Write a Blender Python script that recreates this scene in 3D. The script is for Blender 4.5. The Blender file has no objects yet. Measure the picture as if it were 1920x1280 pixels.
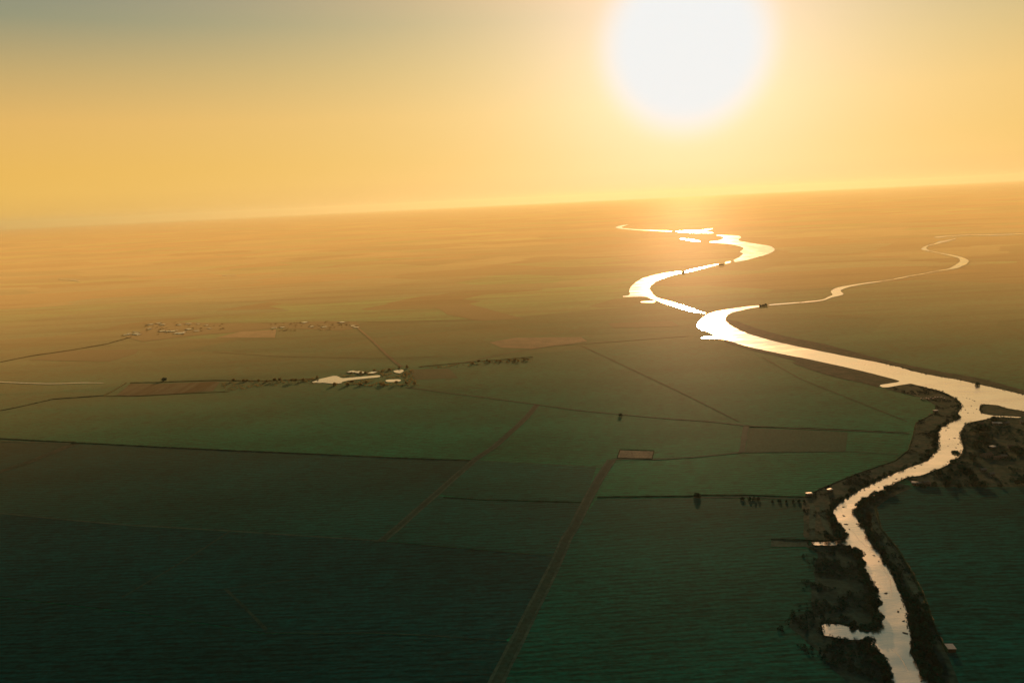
import bpy, bmesh, math, random
import numpy as np
from mathutils import Vector, Matrix, noise
random.seed(7)
S=bpy.context.scene
COL=S.collection
# ---------------------------------------------------------------- look of the evening sky and haze
VB=0; USEHAZE=True; HZTOP=620; HZK=1.5e-5; HZC=(.88,.93,.6); HZG=.46; SKYK=.06; SKYS=.1
BAND=[(0,(7.6,4.2,.7)),(.8,(7.8,4.3,.7)),(1.8,(8.1,4.5,.72)),(3,(8.,4.346,.682)),(6,(7.252,3.961,.896)),(9,(4.562,3.123,1.185)),(12,(1.574,2.052,1.528)),(15,(.35,1.35,1.75)),(20,(.2,.95,1.15)),(35,(.2,.7,.85)),(90,(.15,.5,.65))]
BANDS=[(0,(0,1.3,2.4)),(3,(0,2.,2.1)),(6,(1.807,3.107,1.928)),(9,(4.969,4.055,1.625)),(12,(8.505,5.09,1.314)),(14.5,(11.5,6.,1.1)),(16.5,(19,10.5,3.6)),(19,(19,10.5,3.8)),(22,(9.5,5.9,2.2)),(25,(3.6,2.7,1.2)),(29,(1.5,1.2,.55)),(40,(2.,1.5,.8)),(60,(0,0,0))]  # raised above the view, added to brighten the river's reflection
HALO_C=(1.5,2.0,5.8); HALO_W=6.; DISC_C=(8.9,9.0,8.9); DISC_R=(3.4,7.1)
# ---------------------------------------------------------------- camera
F=1500.; TILT=math.atan(0.0474); PITCH=math.atan((640-378)*math.cos(TILT)/F); H=300.
f_=Vector((0,math.cos(PITCH),-math.sin(PITCH))); r0=Vector((1,0,0)); u0=Vector((0,math.sin(PITCH),math.cos(PITCH)))
RT=math.cos(TILT)*r0-math.sin(TILT)*u0; UP=math.sin(TILT)*r0+math.cos(TILT)*u0
def ray(px,py): return (f_+(px-960)/F*RT+(640-py)/F*UP).normalized()
def P(px,py,z=0.):
    d=ray(px,py); t=H/-d.z; return Vector((d.x*t,d.y*t,z))
cam=bpy.data.cameras.new('camera'); co=bpy.data.objects.new('camera',cam); COL.objects.link(co)
M=Matrix((RT,UP,-f_)).transposed().to_4x4(); M.translation=Vector((0,0,H)); co.matrix_world=M
cam.sensor_width=36; cam.lens=36*F/1920; cam.clip_start=1; cam.clip_end=300000
S.camera=co
# ---------------------------------------------------------------- light
SUN=ray(1287,86); EL=math.asin(SUN.z); AZ=math.atan2(SUN.x,SUN.y)
sl=bpy.data.lights.new('sun','SUN'); sl.energy=4.2; sl.angle=math.radians(.6); sl.color=(1,.54,.26)
so=bpy.data.objects.new('sun',sl); COL.objects.link(so); so.rotation_euler=(-SUN).to_track_quat('-Z','Y').to_euler()
W=bpy.data.worlds.new('World'); S.world=W; W.use_nodes=True
nt=W.node_tree; N=nt.nodes; L=nt.links; N.clear()
def nd(t,**k):
    n=N.new(t)
    for a,b in k.items(): setattr(n,a,b)
    return n
def math_(op,a,b=None,c=None,clamp=False):
    n=nd('ShaderNodeMath',operation=op,use_clamp=clamp)
    for i,v in enumerate((a,b,c)):
        if v is None: continue
        if isinstance(v,(int,float)): n.inputs[i].default_value=v
        else: L.new(v,n.inputs[i])
    return n.outputs[0]
def scale(col,fac):   # colour (tuple or socket) * fac socket
    n=nd('ShaderNodeVectorMath',operation='SCALE')
    if isinstance(col,tuple): n.inputs[0].default_value=col
    else: L.new(col,n.inputs[0])
    if isinstance(fac,(int,float)): n.inputs['Scale'].default_value=fac
    else: L.new(fac,n.inputs['Scale'])
    return n.outputs[0]
def vadd(a,b):
    n=nd('ShaderNodeVectorMath',operation='ADD'); L.new(a,n.inputs[0]); L.new(b,n.inputs[1]); return n.outputs[0]
tc=nd('ShaderNodeTexCoord'); nm=nd('ShaderNodeVectorMath',operation='NORMALIZE'); L.new(tc.outputs['Generated'],nm.inputs[0])
sx=nd('ShaderNodeSeparateXYZ'); L.new(nm.outputs[0],sx.inputs[0])
dt=nd('ShaderNodeVectorMath',operation='DOT_PRODUCT'); L.new(nm.outputs[0],dt.inputs[0]); dt.inputs[1].default_value=SUN
th=math_('MULTIPLY',math_('ARCCOSINE',math_('MINIMUM',dt.outputs['Value'],1.)),180/math.pi)      # degrees from the sun
el=math_('MULTIPLY',math_('ARCSINE',sx.outputs['Z']),180/math.pi)                               # elevation, degrees
sky=nd('ShaderNodeTexSky',sky_type='NISHITA',sun_disc=False,sun_elevation=EL,sun_rotation=AZ,air_density=1.5,dust_density=1.,ozone_density=1.)
tot=scale(sky.outputs[0],SKYK)
# dust lit by the low sun: a gold band along the horizon that fades to teal upwards, warmer sunward, with an added bright belt higher up
def elramp(stops):
    ramp=nd('ShaderNodeValToRGB'); L.new(math_('DIVIDE',el,90.),ramp.inputs[0])
    cr=ramp.color_ramp; cr.interpolation='LINEAR'
    for i,(e,c) in enumerate(stops):
        k=cr.elements[i] if i<2 else cr.elements.new(e/90)
        k.position=e/90; k.color=(*c,1)
    return ramp.outputs[0]
tot=vadd(tot,elramp(BAND))
tot=vadd(tot,scale(elramp(BANDS),math_('EXPONENT',math_('DIVIDE',th,-22.))))
# forward glow round the sun: wide gold halo and the burnt-out disc
g1=math_('EXPONENT',math_('DIVIDE',th,-HALO_W)); tot=vadd(tot,scale(HALO_C,g1))
mr=nd('ShaderNodeMapRange',interpolation_type='SMOOTHERSTEP'); L.new(th,mr.inputs[0])
for i,v in enumerate((DISC_R[1],DISC_R[0],0.,1.)): mr.inputs[i+1].default_value=v
mx=nd('ShaderNodeMix',data_type='RGBA'); L.new(mr.outputs[0],mx.inputs['Factor']); L.new(tot,mx.inputs[6]); mx.inputs[7].default_value=(*DISC_C,1); tot=mx.outputs[2]
bg=nd('ShaderNodeBackground'); L.new(tot,bg.inputs[0]); bg.inputs[1].default_value=SKYS
ow=nd('ShaderNodeOutputWorld'); L.new(bg.outputs[0],ow.inputs[0])
S.view_settings.view_transform='Standard'; S.view_settings.look='None'; S.view_settings.exposure=0; S.view_settings.gamma=1
S.cycles.use_denoising=True; S.cycles.volume_bounces=VB; S.cycles.max_bounces=8; S.cycles.volume_step_rate=1
S.cycles.sample_clamp_indirect=10
# ---------------------------------------------------------------- haze
def haze():
    me=bpy.data.meshes.new('haze'); bm=bmesh.new(); bmesh.ops.create_cube(bm,size=1)
    x0,x1,y0,y1,z0,z1=-52000,52000,-12000,72000,-3,HZTOP
    for v in bm.verts: v.co=Vector((x0 if v.co.x<0 else x1, y0 if v.co.y<0 else y1, z0 if v.co.z<0 else z1))
    bm.to_mesh(me); bm.free(); o=bpy.data.objects.new('haze',me); COL.objects.link(o); o['kind']='stuff'
    m=bpy.data.materials.new('haze'); m.use_nodes=True; t=m.node_tree; t.nodes.clear()
    v=t.nodes.new('ShaderNodeVolumePrincipled'); q=t.nodes.new('ShaderNodeOutputMaterial'); t.links.new(v.outputs[0],q.inputs['Volume'])
    v.inputs['Color'].default_value=(*HZC,1); v.inputs['Density'].default_value=HZK; v.inputs['Anisotropy'].default_value=HZG
    for s in v.inputs:
        if s.name in('Density Attribute','Color Attribute','Temperature Attribute'): s.default_value=''
    v.inputs['Absorption Color'].default_value=(0,0,0,1)
    m.cycles.homogeneous_volume=True if hasattr(m.cycles,'homogeneous_volume') else None
    me.materials.append(m); return o
if USEHAZE: haze()

# ================================================================= materials
def newmat(name):
    m=bpy.data.materials.new(name); m.use_nodes=True; t=m.node_tree; return m,t,t.nodes['Principled BSDF']
def ramp_node(t,src,stops):
    r=t.nodes.new('ShaderNodeValToRGB'); t.links.new(src,r.inputs[0])
    for i,(p,c) in enumerate(stops):
        k=r.color_ramp.elements[i] if i<2 else r.color_ramp.elements.new(p)
        k.position=p; k.color=(*c,1) if not isinstance(c,(int,float)) else (c,c,c,1)
    return r.outputs[0]
def pos(t,scale=(1,1,1),rot=0.):
    g=t.nodes.new('ShaderNodeNewGeometry'); mp=t.nodes.new('ShaderNodeMapping'); mp.inputs['Scale'].default_value=scale; mp.inputs['Rotation'].default_value=(0,0,rot)
    t.links.new(g.outputs['Position'],mp.inputs[0]); return mp.outputs[0]
def noise_node(t,vec,sc=1.,det=3.,rough=.55):
    n=t.nodes.new('ShaderNodeTexNoise'); n.inputs['Scale'].default_value=sc; n.inputs['Detail'].default_value=det; n.inputs['Roughness'].default_value=rough; t.links.new(vec,n.inputs['Vector']); return n.outputs[0]
def mixc(t,fac,a,b,mode='MIX'):
    n=t.nodes.new('ShaderNodeMix'); n.data_type='RGBA'; n.blend_type=mode
    for s,v in ((n.inputs['Factor'],fac),(n.inputs[6],a),(n.inputs[7],b)):
        if isinstance(v,(int,float)): s.default_value=v
        elif isinstance(v,tuple): s.default_value=(*v,1)
        else: t.links.new(v,s)
    return n.outputs[2]
SHW=1.; SHR=.166; SHT=(1,.79,.42)
def haze_sheen(b,w=1.):  # warm grazing sheen stands in for the glow of distant haze
    b.inputs['Sheen Weight'].default_value=SHW*w; b.inputs['Sheen Roughness'].default_value=SHR; b.inputs['Sheen Tint'].default_value=(*SHT,1)
    b.inputs['Specular IOR Level'].default_value=.0009; b.inputs['Roughness'].default_value=.62; b.inputs['Specular Tint'].default_value=(1,.6,.2,1)  # faint orange gloss imitates hazy glow on the land below the sun
def crop_mat(name,c,rot=0.,rows=.2,amp=.4,parcels=False,hzw=1.):
    """low leafy crop: wavering drill rows, big soft patches of thinner and thicker growth"""
    m,t,b=newmat(name); haze_sheen(b,hzw)
    row=noise_node(t,pos(t,(.06,rows*1.6,1),rot),1.,2.,.5); big=noise_node(t,pos(t,(.004,.009,1),rot),1.,4.); fine=noise_node(t,pos(t,(.25,.5,1),rot),1.,2.)
    wv=t.nodes.new('ShaderNodeTexWave'); wv.bands_direction='Y'; wv.inputs['Scale'].default_value=.05; wv.inputs['Distortion'].default_value=2.2; wv.inputs['Detail'].default_value=2; wv.inputs['Detail Scale'].default_value=.6; t.links.new(pos(t,(1,1,1),rot),wv.inputs['Vector'])
    row=mixc(t,.3,row,ramp_node(t,wv.outputs['Fac'],[(0,.3),(1,.7)]))
    lo=tuple(v*(1-amp) for v in c); hi=tuple(v*(1+amp) for v in c)
    col=ramp_node(t,row,[(.38,lo),(.6,hi)])
    col=mixc(t,1.,col,ramp_node(t,big,[(.3,.75),(.7,1.25)]),'MULTIPLY')
    col=mixc(t,1.,col,ramp_node(t,fine,[(.3,.7),(.7,1.3)]),'MULTIPLY')
    if parcels:   # far plain: strips of different crops, fallow land and lines of trees between them
        v=t.nodes.new('ShaderNodeTexVoronoi'); v.distance='MANHATTAN'; v.inputs['Scale'].default_value=1.; t.links.new(pos(t,(.0016,.0028,1),.35),v.inputs['Vector'])
        sp=t.nodes.new('ShaderNodeSeparateColor'); t.links.new(v.outputs['Color'],sp.inputs[0])
        far=t.nodes.new('ShaderNodeMapRange'); sy=t.nodes.new('ShaderNodeSeparateXYZ'); t.links.new(pos(t),sy.inputs[0]); t.links.new(sy.outputs['Y'],far.inputs[0]); far.inputs[1].default_value=1500; far.inputs[2].default_value=2600
        pc=mixc(t,1.,col,ramp_node(t,sp.outputs[0],[(0,.4),(.45,.9),(.8,1.5),(.93,(5.,2.,1.3))]),'MULTIPLY')
        fine2=noise_node(t,pos(t,(.0012,.02,1),.05),1.,6.,.7); pc=mixc(t,1.,pc,ramp_node(t,fine2,[(.36,.6),(.5,1.),(.64,(1.6,1.3,1.1))]),'MULTIPLY')
        col=mixc(t,far.outputs[0],col,pc)
        # the haze-like sheen is a little weaker on dark and on random strips
        sw=ramp_node(t,fine2,[(.34,.88),(.5,1.),(.66,1.)]); sw2=ramp_node(t,sp.outputs[1],[(0,.86),(1,1.)]); mm=mixc(t,1.,mixc(t,1.,sw,sw2,'MULTIPLY'),(SHW,SHW,SHW),'MULTIPLY'); t.links.new(mm,b.inputs['Sheen Weight'])
    t.links.new(col,b.inputs['Base Color'])
    bp=t.nodes.new('ShaderNodeBump'); bp.inputs['Strength'].default_value=.18; bp.inputs['Distance'].default_value=1.2; t.links.new(row,bp.inputs['Height']); t.links.new(bp.outputs[0],b.inputs['Normal'])
    return m
def soil_mat(name,c,c2,sc=.06,sheen=.5,stripes=None):
    m,t,b=newmat(name); haze_sheen(b,sheen)
    n1=noise_node(t,pos(t,(sc,sc,1)),1.,6.,.65); n2=noise_node(t,pos(t,(.35,.35,1)),1.,3.)
    col=ramp_node(t,n1,[(.35,c),(.62,c2)]); col=mixc(t,1.,col,ramp_node(t,n2,[(.3,.65),(.7,1.3)]),'MULTIPLY')
    if stripes:
        s=noise_node(t,pos(t,(stripes[0],.004,1),stripes[1]),1.,2.); col=mixc(t,1.,col,ramp_node(t,s,[(.4,.45),(.6,1.4)]),'MULTIPLY')
    t.links.new(col,b.inputs['Base Color']); return m
def plain_mat(name,c,rough=.8,var=.3,sc=.8):
    m,t,b=newmat(name); n=noise_node(t,pos(t,(sc,sc,sc)),1.,4.)
    t.links.new(ramp_node(t,n,[(.3,tuple(v*(1-var) for v in c)),(.7,tuple(min(1,v*(1+var)) for v in c))]),b.inputs['Base Color']); b.inputs['Roughness'].default_value=rough; b.inputs['Specular IOR Level'].default_value=.3; return m
def water_mat():
    m,t,b=newmat('silty_water')
    n=noise_node(t,pos(t,(.02,.03,1)),1.,3.); t.links.new(ramp_node(t,noise_node(t,pos(t,(.012,.03,1),.3),1.,4.,.6),[(.35,.12),(.65,.3)]),b.inputs['Roughness'])
    t.links.new(ramp_node(t,n,[(.35,(.20,.155,.085)),(.65,(.25,.195,.11))]),b.inputs['Base Color'])
    b.inputs['IOR'].default_value=WIOR; b.inputs['Specular Tint'].default_value=(1,.88,.7,1)
    w=noise_node(t,pos(t,(.18,.5,1),.2),1.,4.); bp=t.nodes.new('ShaderNodeBump'); bp.inputs['Strength'].default_value=.16; bp.inputs['Distance'].default_value=.3; t.links.new(w,bp.inputs['Height']); t.links.new(bp.outputs[0],b.inputs['Normal'])
    return m
def leaf_mat(name,c,hzw=.35,thin=0.):
    m,t,b=newmat(name); oi=t.nodes.new('ShaderNodeObjectInfo'); n=noise_node(t,pos(t,(.5,.5,.5)),1.,3.)
    col=ramp_node(t,n,[(.3,tuple(v*.5 for v in c)),(.7,tuple(v*1.7 for v in c))]); col=mixc(t,1.,col,ramp_node(t,oi.outputs['Random'],[(0,.6),(1,(1.5,1.3,1.1))]),'MULTIPLY')
    t.links.new(col,b.inputs['Base Color']); haze_sheen(b,hzw); b.inputs['Specular IOR Level'].default_value=0.
    if thin:   # gold translucency lightens distant foliage in place of haze
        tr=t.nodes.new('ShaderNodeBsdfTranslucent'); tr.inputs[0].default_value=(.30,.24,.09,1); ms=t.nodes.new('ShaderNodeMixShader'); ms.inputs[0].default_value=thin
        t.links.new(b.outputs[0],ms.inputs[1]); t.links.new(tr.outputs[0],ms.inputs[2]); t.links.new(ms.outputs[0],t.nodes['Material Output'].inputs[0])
    return m
WIOR=30.
MW=water_mat()
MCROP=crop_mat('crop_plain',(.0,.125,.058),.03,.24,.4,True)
MDARK=crop_mat('dark_crop',(.0,.045,.040),.03,.26,.36,hzw=.5)
MDARK2=crop_mat('dusky_crop',(.0,.060,.045),.03,.26,.36,hzw=.75)
MMID=crop_mat('mid_crop',(.0,.074,.049),-.04,.26,.36,hzw=.75)
MRIGHT=crop_mat('right_crop',(.0,.062,.046),.08,.26,.42,hzw=.5)
MTRACK=soil_mat('dirt_track',(.015,.062,.048),(.038,.085,.06),.05,1.)
MVERGE=soil_mat('weedy_verge',(.006,.048,.036),(.018,.056,.04),.08,1.)
MBANK=soil_mat('bank_earth',(.002,.046,.032),(.065,.080,.052),.07,.5)
MBANK2=soil_mat('bank_scrub_earth',(.0,.034,.030),(.022,.060,.044),.09,.15)
MSTRAW=soil_mat('bare_field',(.11,.12,.08),(.20,.18,.115),.03,1.)
MPLOUGH=soil_mat('ploughed_field',(.008,.075,.045),(.02,.085,.05),.05,.95)
MSTRIP=soil_mat('strip_field',(.03,.05,.03),(.065,.075,.045),.03,.8,(.05,-.5))
MLEAF=[leaf_mat('leaves_dark',(.002,.046,.036),.0),leaf_mat('leaves_far_hazed',(.03,.05,.018),1.,.6),leaf_mat('hedge_leaves',(.002,.03,.022),.8)]  # the second foliage is lightened to imitate haze on far growth
MBARK=plain_mat('bark',(.03,.022,.015))
MROOFP=plain_mat('pale_tin_roof',(.5,.44,.34),.7,.2); MTIN=plain_mat('tin_sheet',(.45,.40,.32),.42,.2); MTIN.node_tree.nodes['Principled BSDF'].inputs['Metallic'].default_value=.45; MROOFD=plain_mat('tarpaulin',(.16,.14,.11),.9); MROOFB=plain_mat('brown_tile_roof',(.16,.09,.05)); MWALL=plain_mat('plaster_wall',(.13,.115,.085)); MSHEET=plain_mat('bright_sheet_metal',(.8,.72,.55),.22,.15); MSHEET.node_tree.nodes['Principled BSDF'].inputs['Metallic'].default_value=1.; MWALLP=plain_mat('whitewashed_wall',(.5,.33,.15)); MDOOR=plain_mat('door_wood',(.05,.035,.02)); MWOOD=plain_mat('weathered_wood',(.06,.045,.03)); MGLASS=plain_mat('window_glass',(.02,.025,.03),.15)
MWEED=plain_mat('water_weed',(.012,.016,.008)); MFOAM=plain_mat('river_foam',(.75,.62,.42),.5,.15); MDARKW=plain_mat('ditch_bed',(.004,.007,.005))
# ================================================================= helpers
def tag(o,label=None,cat=None,group=None,kind=None):
    for k,v in (('label',label),('category',cat),('group',group),('kind',kind)):
        if v: o[k]=v
    return o
def link(name,me,mat=None,parent=None):
    o=bpy.data.objects.new(name,me); COL.objects.link(o)
    if mat is not None and len(me.materials)==0: me.materials.append(mat)
    if parent is not None: o.parent=parent
    return o
def empty(name,loc,rz=0.,s=1.):
    o=bpy.data.objects.new(name,None); COL.objects.link(o); o.location=loc; o.rotation_euler=(0,0,rz); o.scale=(s,)*3; o.empty_display_size=.5; return o
def mesh_of(bm,name):
    me=bpy.data.meshes.new(name); bm.to_mesh(me); bm.free(); return me
def round_off(pts,k=1):
    for _ in range(k): pts=[q for i,p in enumerate(pts) for q in (p.lerp(pts[(i+1)%len(pts)],.2),p.lerp(pts[(i+1)%len(pts)],.8))]
    return pts
def dens(pts,step,jit,closed=True,seed=0.):
    """subdivide a ground outline and roughen it like a natural edge"""
    out=[]; n=len(pts)
    for i in range(n if closed else n-1):
        a=pts[i]; b=pts[(i+1)%n]; d=(b-a).length; k=max(1,int(d/max(step,d/60)))
        for j in range(k): out.append(a.lerp(b,j/k))
    if not closed: out.append(pts[-1])
    if jit:
        out=[p+Vector((noise.noise(Vector((p.x*.07+seed,p.y*.07,0)))+.7*noise.noise(Vector((p.x*.23,p.y*.23,3+seed))),noise.noise(Vector((p.x*.07,p.y*.07,9+seed)))+.7*noise.noise(Vector((p.x*.23,p.y*.23,6+seed))),0))*jit for p in out]
    return out
def sheet(name,px,z,mat,step=6.,jit=0.,obj=True):
    pts=[P(x,y,0) for x,y in px]
    pts=dens(round_off(pts,2) if mat is MW else pts,step,jit); bm=bmesh.new()
    f=bm.faces.new([bm.verts.new((p.x,p.y,z)) for p in pts]); f.normal_update()
    if f.normal.z<0: f.normal_flip()
    bmesh.ops.triangulate(bm,faces=[f],ngon_method='EAR_CLIP'); me=mesh_of(bm,name)
    return link(name,me,mat) if obj else me
def struct(name,px,z,mat,label,step=6.,jit=0.): return tag(sheet(name,px,z,mat,step,jit),label,kind='structure')
def ribbon_bm(bm,pts,w,z,wj=.25):
    prev=None
    for i,p in enumerate(pts):
        a=pts[max(0,i-1)]; b=pts[min(len(pts)-1,i+1)]; t=(b-a).normalized(); n=Vector((-t.y,t.x,0))
        ww=w*.5*(1+wj*noise.noise(Vector((p.x*.05,p.y*.05,2)))); q=p+n*noise.noise(Vector((p.x*.03,p.y*.03,7)))*w*.15
        v=(bm.verts.new((q-n*ww)+Vector((0,0,z))),bm.verts.new((q+n*ww)+Vector((0,0,z))))
        if prev:
            f=bm.faces.new((prev[0],v[0],v[1],prev[1])); f.normal_update()
            if f.normal.z<0: f.normal_flip()
        prev=v
def line(px,step=8.): return dens([P(x,y,0) for x,y in px],step,0,False)
def offset(pts,d):
    out=[]
    for i,p in enumerate(pts):
        t=(pts[min(len(pts)-1,i+1)]-pts[max(0,i-1)]).normalized(); out.append(p+Vector((-t.y,t.x,0))*d)
    return out
def track(px,w,label,z=.34,mat=None,name='track',twin=0.,step=8.):
    bm=bmesh.new(); l=line(px,step)
    if twin:
        for s in (-1,1): ribbon_bm(bm,offset(l,s*twin),w,z)
    else: ribbon_bm(bm,l,w,z)
    return tag(link(name,mesh_of(bm,name),mat or MTRACK),label,kind='structure')
def hedge(px,w,h,label,gap=.0,mat=None):
    """a continuous row of low growth: lumpy cross sections along the line, broken by gaps"""
    bm=bmesh.new(); pts=line(px,4.); prev=None; w*=.5; h*=.3 if (pts[0].y<1300) else .2
    if pts[0].y>1300 and mat is None: mat=MLEAF[1]  # far hedges take the haze-lightened foliage
    for i,p in enumerate(pts):
        a=pts[max(0,i-1)]; b=pts[min(len(pts)-1,i+1)]; t=(b-a).normalized(); n=Vector((-t.y,t.x,0))
        k=.65+.6*abs(noise.noise(Vector((p.x*.11,p.y*.11,1))))+random.uniform(-.12,.2)
        if noise.noise(Vector((p.x*.02,p.y*.02,5)))<-1+gap*2: prev=None; continue
        ring=[bm.verts.new(p+n*(c*w*.5*k*random.uniform(.8,1.2))+Vector((0,0,zz*h*k*random.uniform(.8,1.15)+.2))) for c,zz in ((-1,0),(-.85,.6),(-.3,1),(.35,.95),(.9,.55),(1,0))]
        if prev:
            for j in range(5): bm.faces.new((prev[j],ring[j],ring[j+1],prev[j+1]))
        prev=ring
    bmesh.ops.recalc_face_normals(bm,faces=bm.faces[:])
    return tag(link('hedge',mesh_of(bm,'hedge'),mat or MLEAF[2]),label,'hedge')
def inside(p,poly):
    c=False; n=len(poly)
    for i in range(n):
        a=poly[i]; b=poly[i-1]
        if (a.y>p.y)!=(b.y>p.y) and p.x<(b.x-a.x)*(p.y-a.y)/(b.y-a.y)+a.x: c=not c
    return c
def Z(ox,oy,s):
    return lambda *q:[(ox+x*s,oy+y*s) for x,y in q]
z1=Z(1440,960,.25); z2=Z(1440,680,.25); z3=Z(1120,380,.25); z4=Z(1500,400,.21875); z5=Z(540,600,.25); z6=Z(0,500,.25)
# ================================================================= the land
def ground():
    ys=[-9000,0,400,800,1400,2200,3500,6000,10000,18000,34000,70000]; xs=[-50000,-20000,-8000,-3000,-1000,0,1000,3000,8000,20000,50000]
    vs=[(x,y,0) for y in ys for x in xs]; k=len(xs); fs=[(j*k+i,j*k+i+1,(j+1)*k+i+1,(j+1)*k+i) for j in range(len(ys)-1) for i in range(k-1)]
    me=bpy.data.meshes.new('ground'); me.from_pydata(vs,[],fs); tag(link('ground',me,MCROP),'flat green farmland plain running to the hazy horizon',kind='structure')
ground()
WB1=z1((1120,2400),(960,1310),(905,1230),(890,1160),(860,1100),(800,1040),(760,980),(700,955),(650,965),(520,945),(400,925),(405,840),(520,840),(640,870),(760,885),(830,860),(842,825),(835,790),(815,680),(805,600),(765,510),(720,420),(690,340),(620,258),(560,246),(470,256),(325,250),(325,226),(460,226),(575,205),(570,165),(520,90),(490,0))
WB2=z2((505,1100),(530,1060),(650,980),(760,920),(860,870),(960,830),(1060,790),(1190,740),(1240,690),(1275,650),(1280,580),(1275,520),(1310,480),(1390,440),(1460,412),(1415,385),(1460,340),(1440,290),(1350,235),(1260,205))
WB3=z2((1080,160),(1060,158),(870,192),(825,170),(985,146),(985,135),(750,75),(560,30),(420,0))
WB4=z3((1540,1165),(1400,1140),(1100,1075),(950,1022),(770,1022),(795,1006),(890,1000),(810,960),(780,960),(740,925),(770,880),(830,835),(900,815),(1040,790),(1220,768),(1225,782),(1130,797),(990,830),(955,870),(980,910),(1100,975),(1300,1035),(1500,1080),(1920,1165))
EB1=z2((830,0),(985,35),(1100,70),(1300,110),(1400,125),(1560,160),(1740,200),(1980,258),(3200,540))
EB2=z2((3200,760),(1980,380),(1920,365),(1800,345),(1720,320),(1600,310),(1580,350),(1600,385),(1700,400),(1900,407),(1900,415),(1700,409),(1600,430),(1480,460))
EB3=z2((1460,490),(1440,550),(1465,640),(1455,690),(1390,745),(1300,790),(1150,850),(1040,860))
EB4=z2((960,900),(900,950),(830,990),(700,1040),(668,1085))
EB5=z1((665,0),(680,60),(735,150),(770,230),(830,290),(860,370),(930,440),(970,540),(1000,620),(1030,690),(1040,770),(1060,860),(1085,930),(1090,1000),(1060,1060),(1110,1130),(1150,1210),(1240,1310),(1560,2400))
RIVER=WB1+WB2+WB3+WB4+EB1+EB2+EB3+EB4+EB5
ZW=.6
struct('river',RIVER,ZW,MW,'broad meandering river shining in the low sun',5.,1.1)
RW=[P(x,y,0) for x,y in RIVER]
far=[z3((832,833),(720,822),(600,790),(480,750),(400,720),(350,703),(190,708),(190,701),(250,695),(235,660),(270,610),(330,570),(450,535),(630,513),(632,530),(560,545),(440,590),(385,640),(420,690),(450,715),(600,755),(760,812)),
 z3((652,512),(910,456),(912,465),(655,528)), z3((955,446),(1000,438),(1000,452),(958,460)),
 z3((1020,430),(1060,415),(1100,380),(1060,372),(1110,340),(1000,310),(840,299),(840,292),(920,285),(955,258),(870,242),(1060,246),(1082,262),(1045,285),(1200,310),(1300,325),(1338,350),(1300,382),(1100,437),(1030,447)),
 z3((580,213),(770,208),(860,192),(868,196),(800,214),(878,225),(860,231),(600,223)),
 z3((130,185),(180,170),(240,164),(190,178),(182,190),(280,200),(560,212),(560,218),(280,207),(150,194)), z3((600,268),(710,275),(790,293),(700,288))]
for i,p in enumerate(far): struct('river',p,ZW,MW,'far white reach of the winding river near the horizon',25.,2.)
struct('river',z3((325,741),(440,735),(430,750),(325,751)),ZW,MW,'short side inlet off the left bend of the far river',25.,1.)
trib=[[(1441,571),(1500,566.4),(1500,568.6),(1441,573)], z4((0,762),(150,747),(200,739),(250,712),(285,700),(255,670),(310,638),(390,623),(520,602),(715,578),(715,584),(520,612),(400,637),(340,665),(382,695),(330,710),(270,722),(200,751),(0,771)),
 z4((800,563),(940,536),(940,543),(800,571)), z4((1000,527),(1080,513),(1080,518),(1000,533)),
 z4((1180,492),(1275,477),(1320,450),(1375,415),(1365,385),(1300,368),(1200,346),(1200,339),(1300,357),(1390,376),(1455,405),(1430,437),(1350,473),(1280,483),(1180,498)),
 z4((1115,328),(1030,312),(1060,288),(1105,272),(1105,279),(1080,295),(1090,310),(1118,321)), z4((1140,264),(1200,239),(1300,224),(1345,211),(1340,218),(1300,233),(1220,253),(1145,271)),
 z4((1150,203),(1250,194),(1500,180),(1600,183),(1970,173),(1970,179),(1660,192),(1560,190),(1500,186),(1260,200),(1220,208),(1150,210))]
trib+=[z4((710,579),(805,566),(805,569),(710,584)),z4((935,537),(1005,526),(1005,531),(935,543)),z4((1075,513),(1185,493),(1185,497),(1075,518)),z4((1200,339),(1110,320),(1110,324),(1200,345)),z4((1100,272),(1145,264),(1145,270),(1100,279)),z4((1340,211),(1290,196),(1300,195),(1350,213))]
for p in trib: struct('river',p,ZW,MW,'thin pale tributary snaking across the plain on the right',25.,1.5)
struct('pond',z5((178,465),(250,440),(340,420),(372,420),(395,440),(560,424),(690,415),(690,430),(560,441),(412,460),(400,475),(345,479),(260,471),(180,471)),ZW,MW,'long bright pond tapering beside the tree belt',10.,3.)
struct('pond',z5((790,380),(862,372),(868,385),(835,402),(800,392)),ZW,MW,'small bright pond among trees above the oblong one',10.,2.)
struct('pond',z5((730,448),(845,445),(845,463),(735,467)),ZW,MW,'small oblong bright pond at the end of the tree belt',10.,1.)
struct('canal',z6((-30,861),(200,872),(420,877),(600,868.5),(770,871),(785,874),(600,873.5),(410,882),(200,877),(-30,867)),ZW,MW,'thin bright canal line at the left edge of the plain',15.,1.)
struct('pond',z6((440,92),(560,96),(612,111),(590,113),(540,103),(440,98)),ZW,MW,'faint curved sliver of water far away on the left',40.,2.)
struct('pond',z6((1660,66),(1780,64),(1780,69),(1670,70)),ZW,MW,'tiny pale sliver of water in the hazy distance',40.,2.)
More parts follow.
